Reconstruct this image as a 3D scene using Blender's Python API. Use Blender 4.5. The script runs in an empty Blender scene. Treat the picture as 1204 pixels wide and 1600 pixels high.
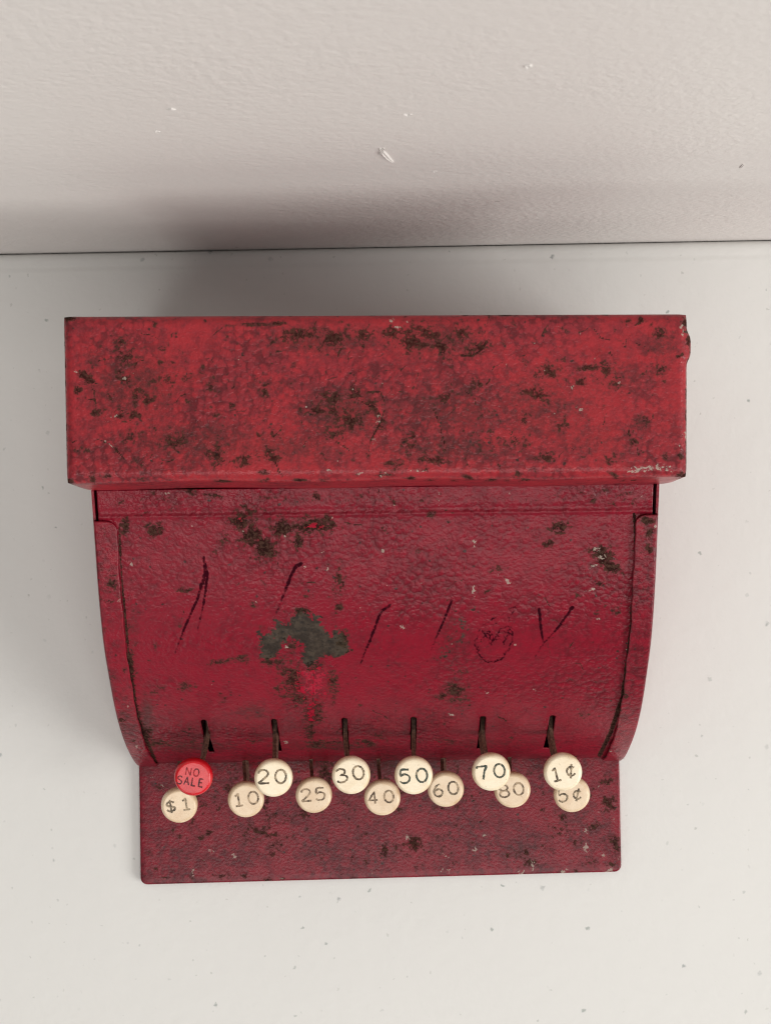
import bpy, bmesh, math, random
import numpy as np
from mathutils import Vector

random.seed(7)
rng = np.random.default_rng(11)
sc = bpy.context.scene
COL = sc.collection
MM = 0.001

# ---------------------------------------------------------------- camera
# one reference pixel (1204 x 1600 photo) is U metres wide at the height of the base plate
U = 0.236 * MM
F = 2400.0
Z_PLATE = 3.0 * MM
Z_CAM = Z_PLATE + F * U
cam = bpy.data.cameras.new('camera')
cam_o = bpy.data.objects.new('camera', cam)
COL.objects.link(cam_o)
cam_o.location = (0, 0, Z_CAM)
cam_o.rotation_euler = (0, 0, 0)
cam.sensor_fit = 'VERTICAL'
cam.sensor_height = 24.0
cam.lens = 24.0 * F / 1600.0
cam.clip_start = 0.01
cam.clip_end = 50
cam.dof.use_dof = True
cam.dof.focus_distance = Z_CAM - 0.085
cam.dof.aperture_fstop = 24.0
sc.camera = cam_o
sc.cycles.filter_width = 1.15
sc.cycles.max_bounces = 5
sc.cycles.diffuse_bounces = 3
sc.cycles.glossy_bounces = 2
sc.cycles.caustics_reflective = False
sc.cycles.caustics_refractive = False

# ---------------------------------------------------------------- light of the room
w = bpy.data.worlds.new('World')
sc.world = w
w.use_nodes = True
bg = w.node_tree.nodes['Background']
bg.inputs[0].default_value = (1.0, 0.965, 0.93, 1)
bg.inputs[1].default_value = 0.19


def area(name, loc, target, size, power, col):
    l = bpy.data.lights.new(name, 'AREA')
    l.shape = 'RECTANGLE'
    l.size, l.size_y = size
    l.energy = power
    l.color = col
    o = bpy.data.objects.new(name, l)
    COL.objects.link(o)
    o.location = loc
    o.rotation_euler = (Vector(target) - Vector(loc)).to_track_quat('-Z', 'Y').to_euler()
    return o


WARM = (1.0, 0.972, 0.93)
area('room_lamp_right', (2.05, -0.95, 1.22), (0, 0, 0.03), (1.35, 1.1), 47.0, WARM)
area('room_lamp_front', (-1.05, -1.95, 0.80), (0, 0.05, 0.03), (0.75, 0.7), 5.2, WARM)
area('ceiling_panel', (0.1, -1.0, 2.2), (0, 0, 0), (1.8, 0.7), 19.0, WARM)

sc.view_settings.view_transform = 'Standard'
sc.view_settings.look = 'None'
sc.view_settings.gamma = 1.0
sc.view_settings.use_curve_mapping = False
sc.view_settings.exposure = 0.03


# ---------------------------------------------------------------- helpers
def at(px, py, h):
    """a point seen at photo position (px, py) that lies h metres above the base plate"""
    d = (F * U - h) / (F * U)
    return np.array([(px - 602) * U * d, -(py - 800) * U * d, h + Z_PLATE])


THETA = math.radians(0.7)          # the register stands turned a little on the table
CT, ST = math.cos(THETA), math.sin(THETA)


def to_world(v):
    v = np.asarray(v, float)
    return np.stack([v[..., 0] * CT - v[..., 1] * ST, v[..., 0] * ST + v[..., 1] * CT, v[..., 2]], -1)


def to_local(v):
    v = np.asarray(v, float)
    return np.stack([v[..., 0] * CT + v[..., 1] * ST, -v[..., 0] * ST + v[..., 1] * CT, v[..., 2]], -1)


def plan(v):
    """photo coordinates of local register points; wear and seam shade are listed in these"""
    p = to_world(v)
    k = F / (Z_CAM - p[..., 2])
    return 602 + p[..., 0] * k, 800 - p[..., 1] * k


def link(name, me, mat=None, parent=None, smooth=True):
    if mat:
        me.materials.append(mat)
    if smooth:
        me.polygons.foreach_set('use_smooth', [True] * len(me.polygons))
    o = bpy.data.objects.new(name, me)
    COL.objects.link(o)
    if parent:
        o.parent = parent
    return o


def mesh(name, verts, faces):
    me = bpy.data.meshes.new(name)
    me.from_pydata(np.asarray(verts, float).tolist(), [], faces)
    me.update()
    return me


def grid_faces(nu, nv, keep=None):
    i = np.arange(nu - 1)[:, None]
    j = np.arange(nv - 1)[None, :]
    a = i * nv + j
    f = np.stack([a, a + nv, a + nv + 1, a + 1], -1)
    if keep is not None:
        f = f[keep]
    return f.reshape(-1, 4).tolist()


def set_attr(me, name, vals):
    at_ = me.attributes.new(name, 'FLOAT', 'POINT')
    at_.data.foreach_set('value', np.asarray(vals, np.float32).ravel())


def bm_obj(name, bm, mat, parent, smooth=False):
    me = bpy.data.meshes.new(name)
    bm.to_mesh(me)
    bm.free()
    return link(name, me, mat, parent, smooth)


# ---------------------------------------------------------------- materials
class NT:
    def __init__(self, name, own=False):
        self.m = bpy.data.materials.new(name)
        self.m.use_nodes = True
        self.t = self.m.node_tree
        self.b = self.t.nodes['Principled BSDF']
        self.co = self.n('ShaderNodeTexCoord').outputs['Object']
        if own:                     # every copy gets its own piece of the pattern
            v = self.n('ShaderNodeVectorMath', operation='MULTIPLY_ADD')
            self.put(v.inputs[0], self.n('ShaderNodeObjectInfo').outputs['Location'])
            v.inputs[1].default_value = (7.3, 5.1, 3.7)
            self.put(v.inputs[2], self.co)
            self.co = v.outputs[0]

    def n(self, kind, **kw):
        nd = self.t.nodes.new(kind)
        for k, v in kw.items():
            setattr(nd, k, v)
        return nd

    def put(self, sock, v):
        if hasattr(v, 'links') or isinstance(v, bpy.types.NodeSocket):
            self.t.links.new(v, sock)
        else:
            sock.default_value = v

    def math(self, op, a, b=None, c=None, clamp=False):
        nd = self.n('ShaderNodeMath', operation=op, use_clamp=clamp)
        for i, v in enumerate((a, b, c)):
            if v is not None:
                self.put(nd.inputs[i], v)
        return nd.outputs[0]

    def noise(self, scale, detail=3.0, rough=0.55, dist=0.0, co=None):
        nd = self.n('ShaderNodeTexNoise')
        self.put(nd.inputs['Vector'], co or self.co)
        nd.inputs['Scale'].default_value = scale
        nd.inputs['Detail'].default_value = detail
        nd.inputs['Roughness'].default_value = rough
        nd.inputs['Distortion'].default_value = dist
        return nd.outputs['Fac']

    def voro(self, scale, feature='F1', rand=1.0, co=None, out='Distance', smooth=None):
        nd = self.n('ShaderNodeTexVoronoi', feature=feature)
        self.put(nd.inputs['Vector'], co or self.co)
        nd.inputs['Scale'].default_value = scale
        nd.inputs['Randomness'].default_value = rand
        if smooth is not None:
            nd.inputs['Smoothness'].default_value = smooth
        return nd.outputs[out]

    def warp(self, scale, amt, co=None):
        nd = self.n('ShaderNodeTexNoise')
        self.put(nd.inputs['Vector'], co or self.co)
        nd.inputs['Scale'].default_value = scale
        nd.inputs['Detail'].default_value = 2
        v = self.n('ShaderNodeVectorMath', operation='SCALE')
        s = self.n('ShaderNodeVectorMath', operation='SUBTRACT')
        self.put(s.inputs[0], nd.outputs['Color'])
        s.inputs[1].default_value = (.5, .5, .5)
        self.put(v.inputs[0], s.outputs[0])
        v.inputs['Scale'].default_value = amt
        a = self.n('ShaderNodeVectorMath', operation='ADD')
        self.put(a.inputs[0], co or self.co)
        self.put(a.inputs[1], v.outputs[0])
        return a.outputs[0]

    def step(self, v, lo, hi, a=0.0, b=1.0):
        nd = self.n('ShaderNodeMapRange', interpolation_type='SMOOTHSTEP')
        self.put(nd.inputs[0], v)
        nd.inputs[1].default_value = lo
        nd.inputs[2].default_value = hi
        nd.inputs[3].default_value = a
        nd.inputs[4].default_value = b
        return nd.outputs[0]

    def mix(self, f, a, b):
        nd = self.n('ShaderNodeMix', data_type='RGBA')
        self.put(nd.inputs[0], f)
        for i, v in ((6, a), (7, b)):
            if isinstance(v, tuple) and len(v) == 3:
                v = v + (1,)
            self.put(nd.inputs[i], v)
        return nd.outputs[2]

    def mixf(self, f, a, b):
        nd = self.n('ShaderNodeMix', data_type='FLOAT')
        self.put(nd.inputs[0], f)
        self.put(nd.inputs[2], a)
        self.put(nd.inputs[3], b)
        return nd.outputs[0]

    def attr(self, name):
        return self.n('ShaderNodeAttribute', attribute_name=name).outputs['Fac']

    def bump(self, h, dist, strength=1.0, normal=None):
        nd = self.n('ShaderNodeBump')
        nd.inputs['Strength'].default_value = strength
        nd.inputs['Distance'].default_value = dist
        self.put(nd.inputs['Height'], h)
        if normal is not None:
            self.put(nd.inputs['Normal'], normal)
        return nd.outputs[0]

    def done(self, **kw):
        for k, v in kw.items():
            s = self.b.inputs[k.replace('_', ' ')]
            if isinstance(v, tuple) and len(v) == 3 and s.type == 'RGBA':
                v = v + (1,)
            self.put(s, v)
        return self.m


def paint(name, red, deep, mottle=0.5, relief=0.2, worn=True, coat_rough=0.28, speck=1.0, film=.04, crackle=.6, lumps=.55, rust_cover=.84):
    """wrinkle-finish red enamel; rust, seam shade, bare steel, dirt and ink lie where the attributes put them"""
    t = NT(name)
    wco = t.warp(480, 0.0017)
    cells = t.voro(540, 'F1', 1.0, wco)
    n1 = t.noise(1000, 2, .62)
    n2 = t.noise(210, 4, .68)
    big = t.noise(42, 3, .6)
    # paint colour: fades and darkens in uneven clouds
    n3 = t.noise(560, 2, .6)
    mo = t.step(t.math('ADD', t.math('ADD', t.math('MULTIPLY', n2, .42), t.math('MULTIPLY', big, .36)), t.math('MULTIPLY', n3, .30)), .44, .64)
    mo = t.math('MULTIPLY', mo, mottle)
    col = t.mix(mo, red, deep)
    # grime caught between the wrinkles, more in some places than in others
    zone = t.step(big, .36, .66, .15, 1.0)
    grime = t.math('MULTIPLY', t.step(t.math('ADD', cells, t.math('MULTIPLY', n1, .4)), .62, .98), zone)
    col = t.mix(t.math('MULTIPLY', grime, crackle), col, tuple(c * .40 for c in deep))
    height = t.math('ADD', t.math('MULTIPLY', t.math('SUBTRACT', 1.0, cells), t.math('MULTIPLY', zone, lumps)), t.math('MULTIPLY', t.noise(1050, 2, .6), .62))
    rough = t.mixf(n2, coat_rough - .08, coat_rough + .16)
    metal = 0.0
    if worn:
        dirt = t.attr('dirt')
        rust = t.attr('rust')
        bare = t.attr('bare')
        ink = t.attr('ink')
        br = t.attr('bright')
        nn = t.math('SUBTRACT', t.math('ADD', t.math('ADD', t.math('MULTIPLY', n1, .36), t.math('MULTIPLY', n3, .34)), t.math('MULTIPLY', n2, .34)), .52)
        nf = t.math('SUBTRACT', n1, .5)
        # film of brown dirt
        fd = t.step(t.math('ADD', t.math('ADD', t.math('MAXIMUM', dirt, t.math('MULTIPLY', rust, .95)), film), t.math('MULTIPLY', nn, 1.6)), .22, .95)
        col = t.mix(t.math('MULTIPLY', fd, .74), col, (.046, .015, .014))
        # black-brown rust breaking through in specks; carries the painted seam shade too
        fr = t.step(t.math('ADD', t.math('ADD', rust, t.math('MULTIPLY', dirt, .22)), t.math('MULTIPLY', nn, 4.6 * speck)), .50, .84)
        rc = t.mix(t.step(n1, .40, .66), (.016, .010, .008), (.070, .040, .029))
        col = t.mix(t.math('MULTIPLY', fr, rust_cover), col, rc)
        rough = t.mixf(fr, rough, .7)
        # fresher, brighter paint under a lifted skin
        fresh = t.attr('fresh')
        ff = t.math('MULTIPLY', t.step(t.math('ADD', fresh, t.math('MULTIPLY', nn, 7.0)), .52, .80), t.step(fresh, .08, .4))
        col = t.mix(t.math('MULTIPLY', ff, .75), col, (.40, .009, .034))
        # bare steel where the paint has flaked
        fb = t.step(t.math('ADD', bare, t.math('MULTIPLY', nn, 2.2)), .44, .60)
        bc = t.mix(t.step(n2, .4, .62), (.024, .015, .010), (.056, .039, .027))
        bc = t.mix(t.math('MULTIPLY', t.step(n3, .54, .66), .7), bc, (.012, .009, .007))
        col = t.mix(fb, col, bc)
        rough = t.mixf(fb, rough, .55)
        metal = t.math('MULTIPLY', fb, .0)
        # bright scratches down to the metal
        fs = t.math('MULTIPLY', t.step(t.math('ADD', br, t.math('MULTIPLY', nf, 3.2)), .56, .82), t.step(br, .10, .35))
        col = t.mix(t.math('MULTIPLY', fs, .75), col, (.38, .31, .26))
        rough = t.mixf(fs, rough, .42)
        # felt-pen strokes
        fi = t.step(t.math('ADD', ink, t.math('MULTIPLY', nn, 2.3)), .38, .92)
        col = t.mix(t.math('MULTIPLY', fi, .86), col, (.008, .003, .006))
        # scattered pale flecks and dark pits
        vo = t.n('ShaderNodeTexVoronoi')
        t.put(vo.inputs['Vector'], wco)
        vo.inputs['Scale'].default_value = 360
        sel = t.n('ShaderNodeSeparateColor')
        t.put(sel.inputs[0], vo.outputs['Color'])
        fl = vo.outputs['Distance']
        f1 = t.math('MULTIPLY', t.math('LESS_THAN', fl, .12), t.math('GREATER_THAN', sel.outputs[0], .985))
        col = t.mix(t.math('MULTIPLY', f1, .55), col, (.42, .28, .24))
        f2 = t.math('MULTIPLY', t.step(fl, .10, .22, 1, 0), t.math('LESS_THAN', sel.outputs[0], .13))
        col = t.mix(t.math('MULTIPLY', f2, .85), col, (.022, .014, .012))
    nrm = t.bump(height, relief * MM)
    spec = .31
    if worn:
        spec = t.math('MULTIPLY', t.math('SUBTRACT', 1.0, t.math('MAXIMUM', fi, fr)), .31)
    return t.done(Base_Color=col, Roughness=rough, Metallic=metal, Normal=nrm, IOR=1.48, Specular_IOR_Level=spec)


def plain(name, col, rough=.5, metallic=0.0, var=.25, scale=400, bump=0.1, col2=None):
    t = NT(name)
    n = t.noise(scale, 4, .65)
    c2 = col2 or tuple(c * (1 - var) for c in col)
    c = t.mix(t.step(n, .35, .68), col, c2)
    return t.done(Base_Color=c, Roughness=t.mixf(n, rough - .08, rough + .12), Metallic=metallic,
                  Normal=t.bump(n, bump * MM))


RED_CAP = paint('faded_red_enamel', (.345, .022, .030), (.18, .018, .027), .75, .34, speck=1.05, film=.14, crackle=.7, rust_cover=.74)
RED_FACE = paint('crimson_enamel', (.228, .0050, .0185), (.140, .0050, .0150), .6, .36, speck=.97, film=.02, crackle=.45, lumps=1.0)
RED_BASE = paint('dark_crimson_enamel', (.205, .0056, .0175), (.098, .006, .013), .8, .17, film=.0, lumps=.15)
RED_SIDE = paint('side_enamel', (.24, .0065, .020), (.13, .0070, .016), .7, .40)
INSIDE = plain('dark_inside', (.02, .015, .014), .9)  # near black, to darken the hollow inside
RUSTY = plain('rusty_lever_steel', (.21, .115, .08), .55, .2, .5, 900, .15, (.075, .036, .026))


def key_plastic(name, col, aged):
    t = NT(name, True)
    n = t.noise(160, 4, .6)
    g = t.noise(700, 4, .7)
    c = t.mix(t.step(n, .38, .72), col, aged)
    c = t.mix(t.math('MULTIPLY', t.step(g, .62, .72), .5), c, tuple(x * .35 for x in aged))
    e = t.n('ShaderNodeVectorMath', operation='LENGTH')
    t.put(e.inputs[0], t.n('ShaderNodeTexCoord').outputs['Object'])
    rim = t.math('MULTIPLY', t.step(t.math('ADD', e.outputs['Value'], t.math('MULTIPLY', t.math('SUBTRACT', n, .5), .004)), .0054, .0072), .55)
    c = t.mix(rim, c, tuple(x * q for x, q in zip(aged, (.62, .50, .36))))
    return t.done(Base_Color=c, Roughness=t.mixf(g, .22, .36), Normal=t.bump(n, .12 * MM), IOR=1.5)


CREAM = key_plastic('cream_plastic', (.90, .785, .59), (.84, .70, .49))
CREAM_LOW = key_plastic('dull_cream_plastic', (.79, .63, .44), (.70, .52, .34))  # duller, darker cream for the whole lower row
RED_KEY = key_plastic('red_plastic', (.60, .006, .014), (.52, .005, .012))


def key_ink(name, col, under, fade):
    t = NT(name, True)
    n = t.noise(620, 3, .7)
    return t.done(Base_Color=t.mix(t.step(n, .5 - fade * .2, .8 - fade * .25), col, under), Roughness=.6)


INK_DARK = key_ink('engraved_green_black', (.035, .050, .036), (.45, .36, .24), .2)
INK_BROWN = key_ink('engraved_brown', (.060, .042, .024), (.48, .37, .24), .5)
INK_FADED = key_ink('engraved_faded', (.085, .052, .030), (.50, .37, .24), .6)
INK_ON_RED = key_ink('engraved_on_red', (.050, .003, .006), (.30, .006, .012), .45)
INK_ON_RED_FAINT = key_ink('engraved_on_red_faint', (.12, .004, .008), (.45, .006, .012), .6)


def table_mat():
    t = NT('speckled_white_plastic')
    big = t.noise(9, 3, .5)
    fine = t.noise(420, 3, .6)
    col = t.mix(big, (.705, .706, .690), (.74, .739, .720))
    for sc_, thr, keep, c, k, off in ((66, .042, .5, (.25, .29, .27), .7, 0),
                                      (150, .062, .62, (.40, .41, .38), .5, 3),
                                      (38, .026, .60, (.20, .23, .23), .7, 7)):
        co = t.n('ShaderNodeVectorMath', operation='ADD')
        t.put(co.inputs[0], t.warp(600, .0022))
        co.inputs[1].default_value = (off * .37, off * .11, .0)
        fl = t.n('ShaderNodeTexVoronoi', voronoi_dimensions='2D')
        t.put(fl.inputs['Vector'], co.outputs[0])
        fl.inputs['Scale'].default_value = sc_
        s = t.n('ShaderNodeSeparateColor')
        t.put(s.inputs[0], fl.outputs['Color'])
        on = t.math('GREATER_THAN', s.outputs[0], keep)
        size = t.math('MULTIPLY', s.outputs[1], thr)
        f = t.step(t.math('SUBTRACT', fl.outputs['Distance'], size), -.015, .02, 1, 0)
        f = t.math('MULTIPLY', t.math('MULTIPLY', f, on), t.math('MULTIPLY', s.outputs[2], k))
        col = t.mix(f, col, c)
    h = t.math('ADD', t.math('MULTIPLY', fine, .5), t.noise(130, 2, .5))
    return t.done(Base_Color=col, Roughness=t.mixf(fine, .42, .58), Normal=t.bump(h, .16 * MM), IOR=1.46)


def wall_mat():
    t = NT('painted_wall')
    n = t.noise(420, 2, .5)
    m = t.noise(190, 2, .5)
    f = t.noise(700, 3, .6)
    big = t.noise(4, 3, .5)
    col = t.mix(big, (.715, .682, .660), (.755, .72, .695))
    sp = t.voro(55, 'F1', 1.0, t.warp(300, .004))
    rn = t.n('ShaderNodeSeparateColor')
    t.put(rn.inputs[0], t.voro(55, 'F1', 1.0, t.warp(300, .004), out='Color'))
    f2 = t.math('MULTIPLY', t.math('LESS_THAN', sp, .05), t.math('GREATER_THAN', rn.outputs[0], .9))
    col = t.mix(t.math('MULTIPLY', f2, .5), col, (.30, .28, .26))
    h = t.math('ADD', t.math('ADD', t.math('MULTIPLY', n, 1.0), t.math('MULTIPLY', m, .5)), t.math('MULTIPLY', f, .18))
    return t.done(Base_Color=col, Roughness=.55, Normal=t.bump(t.math('MULTIPLY', h, t.step(t.noise(9, 3, .6), .30, .68,   .30, 1.1)), .30 * MM))


TABLE = table_mat()
WALL = wall_mat()
CHIP = plain('bare_plaster', (.74, .71, .685), .8, 0, .1, 900, .1)

# ---------------------------------------------------------------- the setting
ROOM = math.radians(1.05)         # the wall line runs slightly across the picture
Y_WALL = (800 - 388) * U * 1.0053


def room(x, y, z):
    c, s = math.cos(ROOM), math.sin(ROOM)
    return (x * c - y * s, x * s + y * c, z)


def build_wall():
    bm = bmesh.new()
    x0, x1, y0, y1 = -1.3, 1.3, Y_WALL + 1.0 * MM, Y_WALL + 90 * MM
    z0, z1 = -.30, 1.15
    vs = [bm.verts.new(room(x, y, z)) for x in (x0, x1) for y in (y0, y1) for z in (z0, z1)]
    for f in ((0, 1, 3, 2), (4, 6, 7, 5), (0, 4, 5, 1), (2, 3, 7, 6), (1, 5, 7, 3), (0, 2, 6, 4)):
        bm.faces.new([vs[i] for i in f])
    bmesh.ops.recalc_face_normals(bm, faces=bm.faces)
    o = bm_obj('wall', bm, WALL, None)
    o['kind'] = 'structure'
    return o


wall = build_wall()


def wall_point(px, py):
    """photo position -> point on the wall face"""
    rx, ry = (px - 602) / F, -(py - 800) / F
    c, s = math.cos(ROOM), math.sin(ROOM)
    k = (Y_WALL + 1.0 * MM) / (-rx * s + ry * c)
    return np.array([rx * k, ry * k, Z_CAM - k])


def chip(px_line, width, thick):
    """a raised curl of loose paint following a short line on the wall"""
    pts = [wall_point(*p) for p in px_line]
    bm = bmesh.new()
    rings = []
    n = len(pts)
    for i, p in enumerate(pts):
        a = pts[max(i - 1, 0)]
        b = pts[min(i + 1, n - 1)]
        tdir = Vector(b - a).normalized()
        out = Vector((math.sin(ROOM), -math.cos(ROOM), 0))
        sd = tdir.cross(out).normalized()
        taper = .25 + .75 * math.sin(math.pi * (i + .5) / n)
        wv, th = width * taper * random.uniform(.7, 1.2), thick * taper * random.uniform(.7, 1.3)
        c = Vector(p)
        rings.append([bm.verts.new(c + sd * wv * q + out * (th * e)) for q, e in ((-.5, -.1), (-.25, .9), (.1, .55), (.3, 1.0), (.5, -.1))])
    for r0, r1 in zip(rings, rings[1:]):
        for k in range(4):
            bm.faces.new((r0[k], r0[k + 1], r1[k + 1], r1[k]))
    bm.faces.new(rings[0])
    bm.faces.new(rings[-1])
    bmesh.ops.recalc_face_normals(bm, faces=bm.faces)
    return bm_obj('paint_chip', bm, CHIP, wall)


chip([(594, 231), (597, 236), (601, 240), (606, 245), (610, 249), (614, 253)], 1.76 * MM, 0.72 * MM)
chip([(600, 231), (598, 234), (595, 238), (593, 241)], 1.10 * MM, 0.50 * MM)
chip([(823, 101), (826, 103), (829, 102)], 2.48 * MM, 0.66 * MM)
chip([(262, 171), (268, 169), (274, 171)], 1.21 * MM, 0.33 * MM)
# chip([(280, 168), (283, 167), (286, 168)], 0.99 * MM, 0.28 * MM)
chip([(630, 178), (636, 180), (642, 178)], 1.32 * MM, 0.33 * MM)
chip([(243, 204), (246, 206), (249, 205)], 1.21 * MM, 0.33 * MM)
chip([(1155, 262), (1158, 259), (1161, 256)], 0.88 * MM, 0.28 * MM)
chip([(677, 267), (679, 268), (681, 267)], 0.99 * MM, 0.28 * MM)
# chip([(543, 95), (546, 96), (549, 95)], 1.21 * MM, 0.33 * MM)
# chip([(535, 141), (538, 142), (541, 141)], 1.10 * MM, 0.28 * MM)


def build_table():
    # cross-section from the front edge to the back edge, drawn out along the wall
    yb = Y_WALL
    rim = 6.0 * MM
    prof = [(-.62, -.045), (-.625, -.03), (-.625, -.004), (-.622, 0.0)]
    prof += [(y, 0.0) for y in np.linspace(-.6, yb - rim - 1.0 * MM, 30)]
    prof += [(yb - rim, -.10 * MM), (yb - rim + .7 * MM, -.30 * MM), (yb - rim + 1.6 * MM, -.34 * MM),
             (yb - 2.6 * MM, -.42 * MM), (yb - 1.7 * MM, -.62 * MM), (yb - .8 * MM, -.95 * MM), (yb - .05 * MM, -1.5 * MM), (yb + .45 * MM, -2.2 * MM),
             (yb + .75 * MM, -3.2 * MM), (yb + .85 * MM, -.020), (yb + .85 * MM, -.045)]
    xs = np.linspace(-.75, .75, 60)
    V = [room(x, y, z) for x in xs for (y, z) in prof]
    faces = grid_faces(len(xs), len(prof))
    n = len(prof)
    for i in range(len(xs) - 1):
        faces.append([i * n, i * n + n - 1, (i + 1) * n + n - 1, (i + 1) * n])
    faces.append(list(range(n)))
    faces.append([(len(xs) - 1) * n + k for k in reversed(range(n))])
    me = mesh('table', V, faces)
    o = link('table', me, TABLE, None, True)
    o['label'] = 'white speckled plastic table top pushed against the wall'
    o['category'] = 'table'
    return o


table = build_table()

# ---------------------------------------------------------------- wear maps
BIGN = {}


def gauss(PX, PY, blobs):
    """blobs: (x, y, radius x, radius y, strength[, turn in degrees])"""
    out = np.zeros_like(PX)
    for b in blobs:
        x, y, rx, ry, s = b[:5]
        a = math.radians(b[5]) if len(b) > 5 else 0
        dx, dy = PX - x, PY - y
        u = (dx * math.cos(a) + dy * math.sin(a)) / rx
        v = (-dx * math.sin(a) + dy * math.cos(a)) / ry
        out = np.maximum(out, s * np.exp(-(u * u + v * v) * 1.2))
    return out


def poly_sdf(PX, PY, poly):
    p = np.array(poly, float)
    inside = np.zeros(PX.shape, bool)
    dist = np.full(PX.shape, 1e9)
    for i in range(len(p)):
        a, b = p[i], p[(i + 1) % len(p)]
        cond = ((a[1] > PY) != (b[1] > PY))
        xi = (b[0] - a[0]) * (PY - a[1]) / (b[1] - a[1] + 1e-9) + a[0]
        inside ^= cond & (PX < xi)
        e = b - a
        tt = np.clip(((PX - a[0]) * e[0] + (PY - a[1]) * e[1]) / (e @ e + 1e-9), 0, 1)
        dist = np.minimum(dist, np.hypot(PX - a[0] - tt * e[0], PY - a[1] - tt * e[1]))
    return np.where(inside, dist, -dist)


def strokes(PX, PY, lines):
    """lines: list of [(x, y, half width, strength), ...]"""
    out = np.zeros_like(PX)
    for L in lines:
        for a, b in zip(L, L[1:]):
            ex, ey = b[0] - a[0], b[1] - a[1]
            tt = np.clip(((PX - a[0]) * ex + (PY - a[1]) * ey) / (ex * ex + ey * ey + 1e-9), 0, 1)
            d = np.hypot(PX - a[0] - tt * ex, PY - a[1] - tt * ey)
            hw = a[2] + (b[2] - a[2]) * tt
            st = a[3] + (b[3] - a[3]) * tt
            out = np.maximum(out, st * np.clip(1.5 - d / hw, 0, 1))
    return out


def scatter(n, x0, x1, y0, y1, r0, r1, s0, s1):
    return [(random.uniform(x0, x1), random.uniform(y0, y1), random.uniform(r0, r1), random.uniform(r0, r1) * .8,
             random.uniform(s0, s1), random.uniform(0, 180)) for _ in range(n)]


def cracks(n, x0, x1, y0, y1, hw=1.1, st=.9):
    out = []
    for _ in range(n):
        x, y = random.uniform(x0, x1), random.uniform(y0, y1)
        a = random.uniform(0, 2 * math.pi)
        L = [(x, y, hw, st)]
        for _k in range(random.randint(2, 5)):
            a += random.uniform(-.8, .8)
            x += math.cos(a) * random.uniform(3, 8)
            y += math.sin(a) * random.uniform(3, 8)
            L.append((x, y, hw * random.uniform(.6, 1.1), st * random.uniform(.7, 1)))
        out.append(L)
    return out


def wear(me, V, dirt=(), rust=(), bare=(), bright=(), ink=(), bare_poly=(), crack=(), edge=None, fresh=()):
    PX, PY = plan(V)
    set_attr(me, 'dirt', gauss(PX, PY, dirt))
    r = gauss(PX, PY, rust)
    if crack:
        r = np.maximum(r, strokes(PX, PY, crack))  # cracks, and the painted seam shade of the front
    if edge is not None:
        r = np.maximum(r, edge)
    set_attr(me, 'rust', r)
    set_attr(me, 'fresh', gauss(PX, PY, fresh))
    b = gauss(PX, PY, bare)
    for P in bare_poly:
        b = np.maximum(b, np.clip(.5 + poly_sdf(PX, PY, P) / 24.0 + .05, 0, 1))
    set_attr(me, 'bare', b)
    set_attr(me, 'bright', gauss(PX, PY, bright))
    set_attr(me, 'ink', strokes(PX, PY, [[(q[0], q[1], q[2] * .82, q[3] * .97) for q in L] for L in ink]) if ink else np.zeros_like(PX))


# ---------------------------------------------------------------- the cash register
reg = bpy.data.objects.new('cash_register', None)
COL.objects.link(reg)
reg.location = (0, 0, 0)
reg.rotation_euler = (0, 0, THETA)
reg.empty_display_size = .05
reg['label'] = 'worn red metal toy cash register with round numbered keys, standing on the white table'
reg['category'] = 'cash register'

XC = -3.1 * MM                     # middle of the body
HW = 89.0 * MM                     # half the body's width
# side outline, forward distance and height above the base plate (mm)
PROF = np.array([(-30, 91.5), (-20, 88.5), (-9, 85.2), (1.2, 82.1), (11.1, 78.9), (23, 75.0), (35.2, 70.0), (44.5, 64.8),
                 (52.9, 58.2), (62.5, 50.0), (71.3, 40.5), (78.6, 30.0), (85, 18.0), (89.2, 8.0), (91.6, 0)])


def spline(P, n):
    t = np.concatenate([[0], np.cumsum(np.hypot(*np.diff(P, axis=0).T))])
    # natural cubic spline through the points
    m = len(t)
    A = np.zeros((m, m))
    B = np.zeros((m, 2))
    h = np.diff(t)
    A[0, 0] = A[-1, -1] = 1
    for i in range(1, m - 1):
        A[i, i - 1], A[i, i], A[i, i + 1] = h[i - 1], 2 * (h[i - 1] + h[i]), h[i]
        B[i] = 6 * ((P[i + 1] - P[i]) / h[i] - (P[i] - P[i - 1]) / h[i - 1])
    M = np.linalg.solve(A, B)

    def ev(s):
        i = np.clip(np.searchsorted(t, s) - 1, 0, m - 2)
        hh = h[i][:, None]
        a = ((t[i + 1] - s)[:, None]) / hh
        b = 1 - a
        return a * P[i] + b * P[i + 1] + ((a ** 3 - a) * M[i] + (b ** 3 - b) * M[i + 1]) * hh ** 2 / 6
    return ev, t


EV, TS = spline(PROF, 0)
S_END = TS[-1]


def s_of_h(h):
    s = np.linspace(0, S_END, 4000)
    z = EV(s)[:, 1]
    return float(np.interp(h, z[::-1], s[::-1]))


def s_of_f(f):
    s = np.linspace(0, S_END, 4000)
    return float(np.interp(f, EV(s)[:, 0], s))


def prof_normals(s):
    a, b = EV(s - .05), EV(s + .05)
    tv = b - a
    tv /= np.linalg.norm(tv, axis=1)[:, None]
    return np.stack([-tv[:, 1], tv[:, 0]], 1)          # points outward: forward and up


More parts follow.
